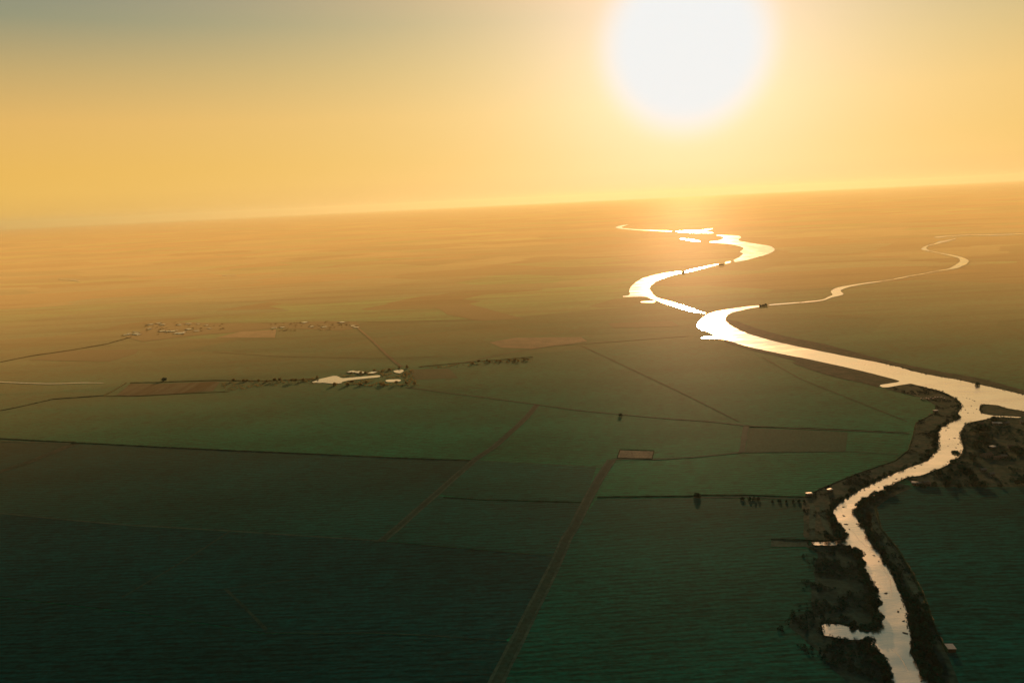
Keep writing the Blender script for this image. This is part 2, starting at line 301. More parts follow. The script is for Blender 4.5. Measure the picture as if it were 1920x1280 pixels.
# fields: crop parcels that differ from the plain
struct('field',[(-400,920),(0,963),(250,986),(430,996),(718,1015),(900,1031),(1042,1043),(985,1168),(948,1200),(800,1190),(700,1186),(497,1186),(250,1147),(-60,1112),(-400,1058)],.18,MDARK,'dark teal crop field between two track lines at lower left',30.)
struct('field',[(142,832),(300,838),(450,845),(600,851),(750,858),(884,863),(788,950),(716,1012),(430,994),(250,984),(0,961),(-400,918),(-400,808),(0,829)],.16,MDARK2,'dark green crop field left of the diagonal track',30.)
struct('field',[(892,864),(1118,876),(1096,940),(1000,938),(900,936),(817,926)],.17,MMID,'four-sided green field between the two diagonal tracks, upper one',30.)
struct('field',[(814,929),(900,938),(1000,940),(1092,943),(1062,1008),(1042,1041),(900,1029),(718,1013),(748,988),(788,950)],.18,MDARK2,'four-sided dark field between the two diagonal tracks, lower one',30.)
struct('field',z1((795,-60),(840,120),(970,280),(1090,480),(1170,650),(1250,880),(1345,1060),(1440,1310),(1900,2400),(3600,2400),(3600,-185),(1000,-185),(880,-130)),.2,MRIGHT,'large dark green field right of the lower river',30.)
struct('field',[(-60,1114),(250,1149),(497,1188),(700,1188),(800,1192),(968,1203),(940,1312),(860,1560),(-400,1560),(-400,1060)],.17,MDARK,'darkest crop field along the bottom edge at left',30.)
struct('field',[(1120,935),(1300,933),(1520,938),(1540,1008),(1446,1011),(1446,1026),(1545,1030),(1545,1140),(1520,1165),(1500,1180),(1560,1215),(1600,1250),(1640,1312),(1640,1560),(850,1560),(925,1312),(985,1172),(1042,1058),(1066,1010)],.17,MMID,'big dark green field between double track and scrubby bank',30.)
struct('field',[(1405,802),(1590,810),(1586,846),(1397,848)],.2,MPLOUGH,'brownish ploughed field right of the short upright track',20.,1.)
struct('field',[(1158,858),(1163,844),(1226,846),(1222,859)],.22,MSTRAW,'small bare oblong plot with dark edges beside a track bend',10.,.5)
struct('field',[(218,741),(245,719),(300,719.5),(400,715),(412,716),(400,733),(330,738),(250,742)],.2,MSTRIP,'brown striped strip field below the hedge line on the left',15.,1.)
struct('field',[(768,693),(842,691),(860,709),(777,712)],.2,MPLOUGH,'small brown four-sided field right of the ponds',15.,1.)
struct('field',[(55,675),(120,657),(260,655),(255,663),(205,678)],.2,MPLOUGH,'brown wedge field far left below a tree line',20.,2.)
struct('field',[(405,633),(450,622),(518,617.5),(516,633)],.2,MSTRAW,'pale brown wedge field just below the far village',20.,2.)
struct('field',[(918,642),(965,633),(1090,632),(1102,640),(1000,654),(940,652)],.2,MSTRAW,'reddish bare field in the haze left of the river bend',20.,2.)
struct('field',[(815,575),(880,570),(985,598),(900,602),(840,590)],.2,MPLOUGH,'faint brown field in the far haze above the reddish one',30.,2.)
struct('field',[(1140,606),(1260,602),(1275,612),(1150,615)],.2,MPLOUGH,'faint narrow brown field near the white river bend',30.,2.)
# banks
LM=z2((1060,158),(1080,160))+list(reversed(WB2))+z1((490,0),(520,90),(570,165),(575,205),(460,222),(325,222),(300,215),(270,190),(265,0))+z2((250,1080),(280,1000),(400,945),(700,825),(960,735),(1060,655),(1090,555),(1110,455),(1250,370),(1260,320),(1150,260),(1000,225),(880,196))
struct('field',[(236,632),(262,622),(285,606),(345,604),(430,606),(520,606),(600,602),(668,603),(676,614),(640,620),(520,615),(430,624),(330,632),(262,640)],.19,MPLOUGH,'brownish village ground far away on the left',40.,6.)
struct('riverbank',LM,.3,MBANK,'brown earthy strip along the left bank of the river bends',8.,1.5)
LU=z2((985,136),(985,147),(830,168),(830,185),(700,150),(560,122),(420,85),(300,45),(180,0))+z3((1500,1190),(1350,1150),(1150,1105),(1000,1060),(950,1040),(950,1020),(1100,1075),(1400,1140),(1540,1165))+z2((420,0),(560,30),(750,75))
struct('riverbank',LU,.3,MBANK,'reddish earth strip below the upper river reach',8.,1.5)
LL=z1((325,238),(470,245),(560,238),(620,255),(690,340),(720,420),(765,510),(805,600),(815,680),(835,790),(842,825),(830,860),(760,885),(640,870),(520,840),(405,840),(300,830),(180,790),(330,740),(335,560),(375,300),(280,262))
struct('riverbank',LL,.3,MBANK2,'scrubby dark flat inside the lower left river bend',5.,2.2)
LC=z1((400,925),(520,945),(650,965),(700,955),(760,980),(800,1040),(860,1100),(890,1160),(905,1230),(960,1310),(1120,2400),(560,2400),(640,1310),(560,1240),(470,1180),(390,1060),(310,985),(250,930),(190,880),(140,850),(170,810),(230,800),(300,832),(405,842))
struct('riverbank',LC,.31,MBANK2,'scrubby dark bank below the side pool at the bottom',5.,2.2)
struct('field',z1((22,208),(300,214),(300,262),(22,260)),.32,MTRACK,'bare oblong plot at the end of the side channel',10.,.6)
RB=EB4+EB5+z1((1900,2400),(1440,1310),(1345,1060),(1250,880),(1170,650),(1090,480),(970,280),(840,120),(795,-60))+z2((820,1060),(900,1010),(1000,960),(1080,925))
struct('riverbank',RB,.3,MBANK2,'dark wooded strip along the right bank of the lower river',8.,1.2)
VZ=EB3[-1:]+list(reversed(EB3[:-1]))+z2((1480,460),(1600,430),(1700,409),(1980,418),(1980,935),(1250,930),(1090,925))
struct('riverbank',VZ,.3,MBANK,'weedy hamlet ground inside the right hand river bend',8.,1.)
struct('riverbank',z2((1980,380),(1920,365),(1800,345),(1720,320),(1600,310),(1580,350),(1600,385),(1700,400),(1900,407),(1980,410)),.3,MBANK,'low brown tongue of land between river and channel',8.,1.)
NB=z3((1050,890),(1000,880),(955,872),(980,910),(1100,975),(1300,1035),(1500,1080),(1920,1165))+EB1+z2((1980,222),(1750,160),(1560,110),(1300,68),(1000,8),(800,-40))+z3((1700,1060),(1400,1000),(1200,945))
struct('riverbank',NB,.3,MBANK,'dark earth dyke along the far bank of the upper river',10.,1.5)
# tracks
t1=[(1008,758),(985,785),(960,808),(930,835),(890,862),(830,915),(790,950),(745,990),(716,1014)]
track(t1,2.2,'pale diagonal dirt track in the middle of the fields',twin=3.4); track(t1,5.,'weedy strip between the wheel lines of the middle diagonal track',.30,MVERGE,'verge')
t3=[(1147,862),(1122,900),(1100,940),(1075,990),(1062,1010),(1040,1060),(1010,1120),(985,1170),(950,1240),(925,1290),(842,1560)]
track(t3,2.2,'pale double dirt track running down to the bottom edge',twin=4.2); track(t3,6.5,'weedy strip between the wheel lines of the double track',.30,MVERGE,'verge')
track([(760,726),(800,731),(850,738),(900,744),(960,752),(1040,763),(1100,771),(1165,777),(1230,783),(1330,790),(1400,798),(1500,803.5),(1600,807.5),(1705,812)],3.4,'long pale farm track crossing the middle of the plain')
track([(1147,861),(1180,860.5),(1230,861),(1300,857),(1390,848)],3.,'gently curved pale farm track right of the bare plot')
track([(1400,798),(1395,822),(1391,848)],7.,'short upright pale track left of the ploughed field')
track([(1397,848),(1500,847),(1586,846),(1690,852)],1.6,'faint track line below the ploughed field')
track([(1300,932.5),(1400,931.5),(1480,935),(1522,936)],3.,'pale lane leading to the huts on the left river bank')
track([(885,863),(1000,869),(1130,876)],1.6,'faint line between fields right of the middle track')
track([(-40,904),(0,884),(60,864),(142,831)],13.,'broad pale earth strip at the left edge',mat=MBANK,name='track'); track([(-30,826),(60,829),(142,832)],3.4,'pale track line meeting the broad strip at left')
track([(-40,957),(0,962),(130,975),(250,985),(430,995),(600,1006.5),(718,1014.5)],2.2,'thin pale track line across the dark fields at left')
track([(433,995),(360,1042),(300,1078),(228,1120)],2.2,'thin diagonal track down from the dark field line',mat=MVERGE)
track([(718,1015),(900,1031),(1042,1042.5)],1.2,'faint dark field boundary line in the lower middle',mat=MVERGE)
track([(422,1103),(480,1096),(560,1085),(600,1080)],1.2,'upper arm of the pale hooked path at lower left',mat=MVERGE); track([(422,1103),(450,1130),(480,1160),(499,1180)],2.6,'lower arm of the pale hooked path at lower left',mat=MVERGE)
track([(497,1186),(600,1187),(700,1186.5),(800,1191),(950,1201)],1.2,'faint pale line along the bottom dark field',mat=MVERGE)
track([(668,612),(700,640),(725,665),(752,688)],7.,'pale straight track climbing toward the far village',step=20.)
track([(850,684),(960,660),(1040,648),(1160,640),(1290,630)],5.,'pale track running toward the bright river bend',step=20.)
track([(1090,648),(1180,690),(1290,742),(1385,790)],2.4,'faint diagonal track toward the ploughed field',mat=MVERGE,step=20.)
track([(1430,670),(1500,710),(1600,750),(1700,790)],2.2,'faint diagonal track below the reddish river bank',mat=MVERGE,step=20.)
track([(265,641),(330,632),(400,625),(520,612),(640,604)],8.,'pale road along the near edge of the far village',step=20.)
track([(270,607),(450,606),(700,603),(900,600)],7.,'faint road line above the far village',mat=MVERGE,step=30.)
track([(400,660),(520,668),(700,672),(830,668)],3.,'faint line across the fields below the far village',mat=MVERGE,step=30.)
track(z1((735,-20),(770,60),(850,170),(920,270),(1000,400),(1080,540),(1130,640),(1180,760)),4.5,'brown footpath along the right bank of the lower river',.36,MTRACK)
track(z2((760,1290),(745,1180),(770,1100),(850,1035),(960,975),(1060,935)),6.,'brown path around the inside of the right bank bend',.36,MBANK)
track(z2((1235,385),(1200,470),(1175,560),(1150,650),(1060,735),(800,830),(620,900),(470,965)),9.,'brown earth path along the left bank curve',.36,MBANK)
track(z1((330,-60),(335,20),(330,100),(330,185)),5.,'left one of two brown paths on the scrub left of the bend',.36,MTRACK); track(z1((405,-60),(410,20),(430,100),(480,170)),5.,'right one of two brown paths on the scrub left of the bend',.36,MTRACK)
# ================================================================= trees
def tube(bm,p0,p1,r0,r1,n=6):
    d=(p1-p0).normalized(); a=d.orthogonal().normalized(); b=d.cross(a); R=[]
    for p,r in ((p0,r0),(p1,r1)): R.append([bm.verts.new(p+(a*math.cos(k*2*math.pi/n)+b*math.sin(k*2*math.pi/n))*r) for k in range(n)])
    for k in range(n): bm.faces.new((R[0][k],R[0][(k+1)%n],R[1][(k+1)%n],R[1][k]))
    bm.faces.new(R[1]); bm.faces.new(list(reversed(R[0])))
def rnd(rg): 
    while 1:
        v=Vector((rg.uniform(-1,1),rg.uniform(-1,1),rg.uniform(-1,1)))
        if .05<v.length<=1: return v
def leaf(bm,c,nrm,s,rg):
    a=nrm.orthogonal().normalized(); b=nrm.cross(a); t=rg.uniform(0,6.3); a,b=a*math.cos(t)+b*math.sin(t),b*math.cos(t)-a*math.sin(t)
    bm.faces.new([bm.verts.new(c+a*s*rg.uniform(.6,1.2)),bm.verts.new(c+b*s*rg.uniform(.6,1.2)+nrm*s*.3),bm.verts.new(c-a*s*rg.uniform(.6,1.2)),bm.verts.new(c-b*s*rg.uniform(.6,1.2)-nrm*s*.2)])
def tree_meshes(seed,h,w,lobes,low):
    """trunk with limbs, and a crown of leaf clumps gathered in uneven lobes"""
    rg=random.Random(seed); tb=bmesh.new(); tp=Vector((rg.uniform(-.3,.3),rg.uniform(-.3,.3),h*.5)); tube(tb,Vector((0,0,-.3)),tp,h*.035,h*.022)
    cb=bmesh.new()
    for k in range(lobes):
        an=k*2.4+rg.uniform(-.5,.5); rr=w*.5*rg.uniform(.25,.75) if k else 0.; c=Vector((math.cos(an)*rr,math.sin(an)*rr,h*(rg.uniform(low+.12,.72) if k else .74))); R=w*rg.uniform(.24,.36)
        tube(tb,tp*rg.uniform(.6,1.),c,h*.016,h*.006,5)
        for j in range(90):
            v=rnd(rg); v=v.normalized()*(v.length**.45); v.z*=.78
            leaf(cb,c+v*R,(v.normalized()+rnd(rg)*.7).normalized(),rg.uniform(.28,.55),rg)
    return mesh_of(tb,'trunk'),mesh_of(cb,'crown')
TM=[tree_meshes(10+i,*a) for i,a in enumerate([(6.,6.,7,.1),(5.,6.4,7,.05),(7.5,6.,8,.18),(4.,5.2,6,.0),(3.2,4.4,5,.0),(6.6,7.4,9,.1)])]
PROTO={}
def tree(p,kind,s,label,group,name='tree',cat='tree',mat=0):
    k=(kind,mat,name)
    if k not in PROTO:
        r=empty(name,p); t=link('trunk',TM[kind][0].copy(),MBARK,r); c=link('crown',TM[kind][1].copy(),MLEAF[mat],r); PROTO[k]=(t,c)
    else:
        r=empty(name,p)
        for src in PROTO[k]:
            c=src.copy(); COL.objects.link(c); c.parent=r
    r.location=p; r.rotation_euler=(0,0,random.uniform(0,6.28)); r.scale=(s*random.uniform(.85,1.2),s*random.uniform(.85,1.2),s*random.uniform(.8,1.15)); return tag(r,label,cat,group)
def along(px,step,inland,side,n=None):
    """places along a bank line, set back from the water by a random amount"""
    pts=[P(x,y,0) for x,y in px]; out=[]; d=0.; nxt=0.
    for a,b in zip(pts,pts[1:]):
        L_=(b-a).length; t=(b-a).normalized(); nrm=Vector((-t.y,t.x,0))*side
        while nxt<d+L_:
            out.append(a+t*(nxt-d)+nrm*random.uniform(*inland)+Vector((0,0,.3))); nxt+=step*random.uniform(.55,1.45)
        d+=L_
    return out
PONDS=[[P(x,y,0) for x,y in q] for q in (z5((160,478),(250,430),(340,410),(380,410),(400,432),(560,416),(700,405),(700,438),(560,450),(412,470),(345,490),(180,490)),z5((780,372),(875,364),(880,392),(835,412),(790,402)),z5((720,440),(855,437),(855,472),(725,476)))]
def ok(p): return not inside(p,RW) and not (p.y>1100 and any(inside(p,q) for q in PONDS))
KW=[0,1,3,4,5]
def row(px,step,inland,side,label,group,kinds=KW,sc=(.7,1.1),mat=0,name='tree'):
    for p in along(px,step,inland,side):
        if ok(p): tree(p,random.choice(kinds),random.uniform(*sc),label,group,name=name,mat=mat)
# left bank, bottom to bend
row(z1((930,1310),(890,1160),(860,1100),(800,1040),(765,985)),5.4,(.5,3.5),1,'dark bankside tree along the water below the side pool, lower left bank','trees on the bank below the side pool')
row(z1((640,868),(760,885),(830,860),(842,825),(835,790),(815,680),(805,600),(765,510),(720,420),(690,340),(628,262)),5.2,(.5,4.),1,'dark rounded tree along the water on the scrubby flat inside the bend','trees on the flat inside the bend')
row(z1((460,222),(575,203),(570,165),(520,90),(490,0)),6.,(.5,4.5),1,'dark bushy tree on the left bank above the side channel','trees above the side channel')
row(z2((505,1110),(530,1060),(650,980),(760,920),(860,870),(960,830)),10.,(1.,5.),1,'dark low tree on the left bank of the slanting river stretch','trees on the left bank of the slanting stretch',[1,3,4],(.7,1.))
row(z2((1190,740),(1240,690),(1275,650),(1280,580),(1275,520),(1310,480),(1390,440),(1455,412)),12.,(1.,7.),1,'dark low tree on the outer left bank of the upper bend','trees on the outer left bank of the upper bend',[1,3,4],(.7,1.))
# right bank
row(z1((665,0),(680,60),(735,150),(770,230),(830,290),(860,370),(930,440),(970,540),(1000,620),(1030,690)),5.4,(.5,3.5),1,'dark tree at the water edge on the right bank, upper half of the last stretch','trees on the right bank, upper half')
row(z1((1030,690),(1040,770),(1060,860),(1085,930),(1090,1000),(1060,1060),(1110,1130),(1150,1210),(1240,1310)),5.0,(.5,5.),1,'dark tree at the water edge on the right bank, lower half of the last stretch','trees on the right bank, lower half',[0,1,2,5])
row(z1((1130,700),(1170,800),(1180,900),(1200,1000),(1220,1080),(1260,1160),(1310,1260)),6.,(-3,3.),1,'dark tree in the thicket between river and footpath at lower right','trees in the thicket at lower right',[0,1,2,5])
row(z2((900,955),(830,992),(700,1042),(668,1085)),5.5,(.5,4.),1,'dark rounded tree where the right bank juts into the bend','trees on the jutting right bank',[0,1,5])
tree(P(1604,962.5,.3),1,.75,'lone round tree standing in the water off the right bank',None)
tree(P(1791,858,.3),5,1.25,'big round dark tree overhanging the river by the hamlet',None)
# hamlet
HAM=[P(x,y,0) for x,y in z2((1500,470),(1700,430),(1940,430),(1940,920),(1130,905),(1330,800),(1480,690))]
HOUSES=[(1866,796,7,5,0),(1873,796.5,6,5,0),(1887,796,6,5,0),(1838,797.5,7,5,1),(1918,794,7,5,0),(1861,841,6,5,0),(1850,856,13,9,1),(1843,884,6,5,0),(1859,892,5,4,0),(1882,858,6,5,0),(1716,909,7,5,0),(1722,910,5,4,0),(1736,908,6,5,0),(1740,910,5,5,1),(1870,861,8,5,1),(1895,840,7,5,1)]
hw=[P(x,y,0) for x,y,*_ in HOUSES]
# small dabs of open ground stay open: no tree within 8 m of a house
n=0
while n<36:
    p=Vector((random.uniform(min(q.x for q in HAM),max(q.x for q in HAM)),random.uniform(min(q.y for q in HAM),max(q.y for q in HAM)),.3))
    if inside(p,HAM) and ok(p) and min((p.xy-h.xy).length for h in hw)>9 and noise.noise(Vector((p.x*.012,p.y*.012,4)))>-.12:
        tree(p,random.choice([0,1,2,5]),random.uniform(.8,1.4),'dark tree among the houses of the hamlet right of the bend','trees of the hamlet',mat=0); n+=1
row(z2((1150,928),(1300,925),(1500,930),(1700,925),(1940,925)),13.,(-2,2),1,'dark tree in the row between hamlet and large green field','tree row below the hamlet',[0,1,2])
tree(P(1164,780,.2),1,.9,'small round tree standing alone on the long farm track',None)
tree(P(1308,933,.2),1,.9,'left tree of the hedge lane that leads to the huts',None)
for x in (1392,1406,1414,1422): tree(P(x,937,.2),random.choice([0,1]),.6,'tree in the dark clump halfway along the hedge lane','tree clump on the hedge lane')
for x in (1448,1462,1474,1487,1498,1508): tree(P(x,941,.2),random.choice([1,3]),.5,'low tree at the hut end of the hedge lane','low trees at the hut end of the lane')
tree(P(307,714,.2),1,1.3,'small tree on the hedge line above the striped field',None)
tree(P(1832,723,.3),1,1.1,'single tree on the dyke of the far river bank',None)
# belt of trees round the ponds
for (xa,ya),(xb,yb),cnt,lab,g in (((590,709),(770,689),12,'hazy tree in the belt above the long pond','trees above the long pond'),((590,720),(780,722),12,'hazy tree in the belt below the long pond','trees below the long pond'),((885,681),(998,674),11,'hazy tree in the dense clump right of the ponds','clump right of the ponds'),((430,716),(580,714),10,'hazy tree on the strip between striped field and ponds','trees between striped field and ponds')):
    sc_=(.8,1.2) if 'below' in lab else (.7,1.0)
    for i in range(cnt):
        t=(i+random.uniform(.1,.9))/cnt; p=P(xa+(xb-xa)*t,ya+(yb-ya)*t+random.uniform(-2.5,2.5),.3)
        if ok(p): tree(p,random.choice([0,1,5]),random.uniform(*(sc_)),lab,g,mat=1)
# far bank trees that stand before the far river
for x,y in ((1280.5,512.5),(1281.5,512.8)): tree(P(x,y,.3),5,1.05,'far hazy tree before the first gap in the river','far trees at the first river gap')
for x,y in ((1350,499),(1353,498.5),(1356,497.5)): tree(P(x,y,.3),5,1.05,'far hazy tree before the second gap in the river','far trees at the second river gap')
for x,y in ((1426,575),(1431,574.5),(1436,573.5)): tree(P(x,y,.3),1,1.1,'far hazy tree before the tributary mouth','far trees at the tributary mouth')
# ================================================================= scrub nobody could count
def scrub(name,px,n,label,size=(.8,2.),mat=0,clump=.0,excl=True,flat=.8):
    poly=[P(x,y,0) for x,y in px]; bm=bmesh.new(); x0,x1=min(p.x for p in poly),max(p.x for p in poly); y0,y1=min(p.y for p in poly),max(p.y for p in poly); k=0; tries=0; rg=random.Random(n)
    while k<n and tries<n*60:
        tries+=1; p=Vector((rg.uniform(x0,x1),rg.uniform(y0,y1),.25))
        if not inside(p,poly) or (excl and not ok(p)): continue
        if noise.noise(Vector((p.x*.035,p.y*.035,8)))+.5*noise.noise(Vector((p.x*.1,p.y*.1,2)))<clump: continue
        r=rg.uniform(*size)
        for j in range(22):
            v=rnd(rg); v.z=abs(v.z)*flat; v=v.normalized()*v.length**.4; leaf(bm,p+v*r,(v+rnd(rg)*.6).normalized(),rg.uniform(.25,.5)*max(.7,r*.6),rg)
        k+=1
    return tag(link(name,mesh_of(bm,name),MLEAF[mat]),label,kind='stuff')
scrub('undergrowth',LL,330,'low dark scrub on the flat inside the lower left bend',(.8,2.2),0,.02)
scrub('undergrowth',LC,240,'low dark scrub on the bank below the side pool',(.8,2.2),0,.0)
scrub('undergrowth',RB,420,'low dark scrub along the right bank of the lower river',(.8,2.),0,-.1)
scrub('undergrowth',VZ,520,'low dark scrub over the hamlet ground',(1.,2.6),0,.02)
scrub('undergrowth',LM,480,'low dark scrub along the earthy left bank of the bends',(.8,2.2),0,.12)
LLX=z1((180,270),(400,262),(560,262),(640,380),(640,800),(300,850),(150,800),(250,640),(240,420))
LCX=z1((60,860),(200,780),(420,930),(640,960),(760,1010),(860,1160),(920,1310),(520,1310),(400,1170),(200,980))
scrub('undergrowth',LLX,150,'loose scrub spilling from the flat into the field on its left',(.7,1.8),0,.08)
scrub('undergrowth',LCX,150,'loose scrub spilling from the lowest bank into the field on its left',(.7,1.8),0,.08)
def fringe(px,step,inland,side,label,size=(.8,1.8)):
    bm=bmesh.new(); rg=random.Random(int(step*100))
    for p in along(px,step,inland,side):
        if not ok(p): p=p+Vector((0,0,.3))
        r=rg.uniform(*size)
        for j in range(24):
            v=rnd(rg); v.z=abs(v.z)*.9; v=v.normalized()*v.length**.4; leaf(bm,p+v*r,(v+rnd(rg)*.6).normalized(),rg.uniform(.25,.5)*max(.7,r*.6),rg)
    return tag(link('reeds',mesh_of(bm,'reeds'),MLEAF[0]),label,kind='stuff')
fringe(WB1[:-1],1.7,(-.8,2.5),1,'reeds and low bushes fringing the lower left water edge')
fringe(WB2,2.0,(-1.2,6.),1,'reeds and low bushes fringing the left bank of the upper bends',(.9,2.2))
fringe(EB3+EB4,2.0,(-1.,3.),1,'reeds and low bushes fringing the inner right bank',(.8,2.))
fringe(EB5,1.7,(-.8,3.),1,'reeds and low bushes fringing the lower right water edge')
fringe(EB1,5.,(-1.,6.),1,'low growth along the dyke of the upper river reach',(.8,2.))
fringe(EB2,3.,(-.5,3.),1,'low growth around the brown tongue of land',(.6,1.4))
# ================================================================= hedges and ditch lines
hedge([(0,822),(150,830),(300,838),(450,845),(600,851.5),(750,858.5),(884,863)],5,2.6,'long dark hedge line crossing the fields at left',.18)
hedge([(1120,931.5),(1200,930.5),(1300,929.5)],4,2.2,'straight dark hedge from the double track to the lane',.15)
hedge([(1300,928.5),(1400,928),(1480,931),(1520,932)],4.5,2.6,'dark hedge along the upper side of the hut lane',.1)
hedge([(832,932),(900,936.5),(1000,939),(1090,942)],3.5,1.8,'thin dark hedge between the two diagonal tracks',.2)
hedge([(1157,858.5),(1162.5,842.5),(1226.5,844.5),(1222.5,860.5),(1190,859.5),(1157,858.5)],3.,1.8,'dark low hedge squared round the small bare plot',.0)


hedge([(1404,800),(1500,802),(1600,806),(1700,811)],3.5,1.6,'thin dark hedge above the ploughed field',.2)
hedge([(245,717.5),(300,716.5),(400,713),(500,714),(590,710)],7,3.5,'dark hedge along the top of the striped field',.05)
hedge([(195,742.5),(260,742.5),(330,738.5),(430,734)],5,2.,'thin dark hedge along the bottom of the striped field',.1)
hedge([(195,741),(212,733),(236,718)],6,2.5,'short slanting dark hedge left of the striped field',.0)
hedge([(0,770),(40,762),(100,748),(195,741.5)],6,2.5,'dark hedge climbing from the left edge to the striped field',.15)

hedge([(0,679),(60,667),(130,657),(200,645),(245,632)],12,4.5,'dark tree-like hedge line climbing to the far village',.05)

hedge([(785,688),(850,681.5),(960,672.5),(1000,669)],8,3.5,'dark hedge running right from the ponds',.1)


hedge(z1((20,204),(200,210),(330,212),(460,214),(560,200)),4.5,2.8,'dark hedge along the upper edge of the side channel',.0)
hedge(z1((400,832),(520,830),(640,858)),5.,3.,'dark hedge on the upper edge of the side pool',.0)
hedge(z2((1262,372),(1110,452),(1088,555),(1055,655),(955,735),(700,822),(400,942),(310,990)),4.5,2.4,'dark hedge between left fields and the earthy river bank',.15)
hedge(z1((800,-60),(845,120),(975,280),(1095,480),(1175,650),(1255,880),(1350,1060)),5.,2.8,'dark hedge between footpath and the large right field',.1)




# ================================================================= buildings
def box_bm(bm,x0,x1,y0,y1,z0,z1_):
    v=[bm.verts.new((x,y,z)) for z in (z0,z1_) for x,y in ((x0,y0),(x1,y0),(x1,y1),(x0,y1))]
    for f in ((3,2,1,0),(4,5,6,7),(0,1,5,4),(1,2,6,5),(2,3,7,6),(3,0,4,7)): bm.faces.new([v[i] for i in f])
def gable_bm(bm,l,w,h,r,e=.45,t=.14):
    """two roof slopes with eaves and thickness"""
    for s in (-1,1):
        q=[(-l/2-e,s*(w/2+e),h-.12),(l/2+e,s*(w/2+e),h-.12),(l/2+e,0,h+r),(-l/2-e,0,h+r)]
        lo=[bm.verts.new(c) for c in q]; hi=[bm.verts.new((c[0],c[1],c[2]+t)) for c in q]
        for f in ((0,1,2,3),): bm.faces.new([hi[i] for i in f]); bm.faces.new([lo[i] for i in reversed(f)])
        for i in range(4): bm.faces.new((lo[i],lo[(i+1)%4],hi[(i+1)%4],hi[i]))
def walls_bm(bm,l,w,h,r):
    box_bm(bm,-l/2,l/2,-w/2,w/2,0,h)
    for s in (-1,1):
        a=[bm.verts.new((s*l/2,-w/2,h)),bm.verts.new((s*l/2,w/2,h)),bm.verts.new((s*l/2,0,h+r))]; bm.faces.new(a)
def house(p,l,w,rz,label,roof,name='house',cat='house',group=None,h=2.7):
    r_=w*(.05 if roof is MROOFP else .24); roof=MTIN if roof is MROOFP else roof; r=empty(name,p,rz); bm=bmesh.new(); walls_bm(bm,l,w,h,r_); link('wall',mesh_of(bm,'wall'),MWALL,r)
    bm=bmesh.new(); gable_bm(bm,l,w,h,r_); link('roof',mesh_of(bm,'roof'),roof,r)
    bm=bmesh.new(); box_bm(bm,-.45,.45,-w/2-.05,-w/2+.05,0,2.); link('door',mesh_of(bm,'door'),MDOOR,r)
    for s in (-1,1):
        bm=bmesh.new(); box_bm(bm,s*l*.3-.5,s*l*.3+.5,-w/2-.04,-w/2+.04,1.,2.); link('window',mesh_of(bm,'window'),MGLASS,r)
    return tag(r,label,cat,group)
hl=['pale roofed house in the upper row of the hamlet, leftmost of the close pair','pale roofed house in the upper row of the hamlet, right one of the close pair','dull roofed house in the upper row, right of the close pair','brown roofed house nearest the narrow channel','dull roofed house of the hamlet at the right picture edge','small pale roofed house in the middle of the hamlet','large brown roofed barn in the middle of the hamlet','small dull roofed hut under the big brown barn','smallest dull roofed hut near the lower tree row','dull roofed house right of the big brown barn','pale roofed house at the lower hamlet corner, first of four by the field','tiny dull hut at the lower hamlet corner, second of four by the field','dull roofed house at the lower hamlet corner, third of four by the field','brown roofed hut at the lower hamlet corner, last of four by the field','long brown roofed house beside the big barn','brown roofed house on the right side of the hamlet']
random.seed(21)
for i,((x,y,l,w,k),lab) in enumerate(zip(HOUSES,hl)): house(P(x,y,.3),l*.85,w*.85,random.uniform(-.5,.5),lab,(MROOFP if i in (0,1,3,5,10) else MROOFD,MROOFB)[k])
house(P(1517,929.5,.3),5.,3.2,.1,'pale roofed hut where the hedge lane meets the left bank',MROOFP,'hut','hut')
house(P(1556,922,.3),4.5,3.,.5,'pale hut on the left bank a little right of the lane end',MROOFP,'hut','hut'); house(P(1754,773,.3),5,3.5,.1,'pale roofed hut on the earthy bank above the bend',MROOFP,'hut','hut')
# flat roofed shelter in the right field: posts and a slightly sloping pale roof
q=[P(x,y,0) for x,y in ((1770.5,1215),(1784.5,1215),(1792,1223),(1780,1223))]; c=sum(q,Vector())/4; sh=empty('field_shed',Vector((c.x,c.y,.2)),math.atan2((q[1]-q[0]).y,(q[1]-q[0]).x))
bm=bmesh.new(); sx=2.6; sy=2.7
v=[bm.verts.new(a) for a in ((-sx,-sy,2.5),(sx,-sy,2.5),(sx,sy,3.),(-sx,sy,3.),(-sx,-sy,2.62),(sx,-sy,2.62),(sx,sy,3.12),(-sx,sy,3.12))]
for f in ((3,2,1,0),(4,5,6,7),(0,1,5,4),(1,2,6,5),(2,3,7,6),(3,0,4,7)): bm.faces.new([v[i] for i in f])
link('roof',mesh_of(bm,'roof'),MROOFP,sh)
for ax,ay in ((-1,-1),(1,-1),(1,1),(-1,1)):
    bm=bmesh.new(); tube(bm,Vector((ax*(sx-.3),ay*(sy-.3),-.2)),Vector((ax*(sx-.3),ay*(sy-.3),2.5 if ay<0 else 2.95)),.1,.09); link('post',mesh_of(bm,'post'),MWOOD,sh)
bm=bmesh.new(); box_bm(bm,-sx+.35,sx-.35,-sy+.36,-sy+.46,0,2.3); link('wall',mesh_of(bm,'wall'),MDOOR,sh)
tag(sh,'small pale flat roofed shed alone in the large right field','shed')
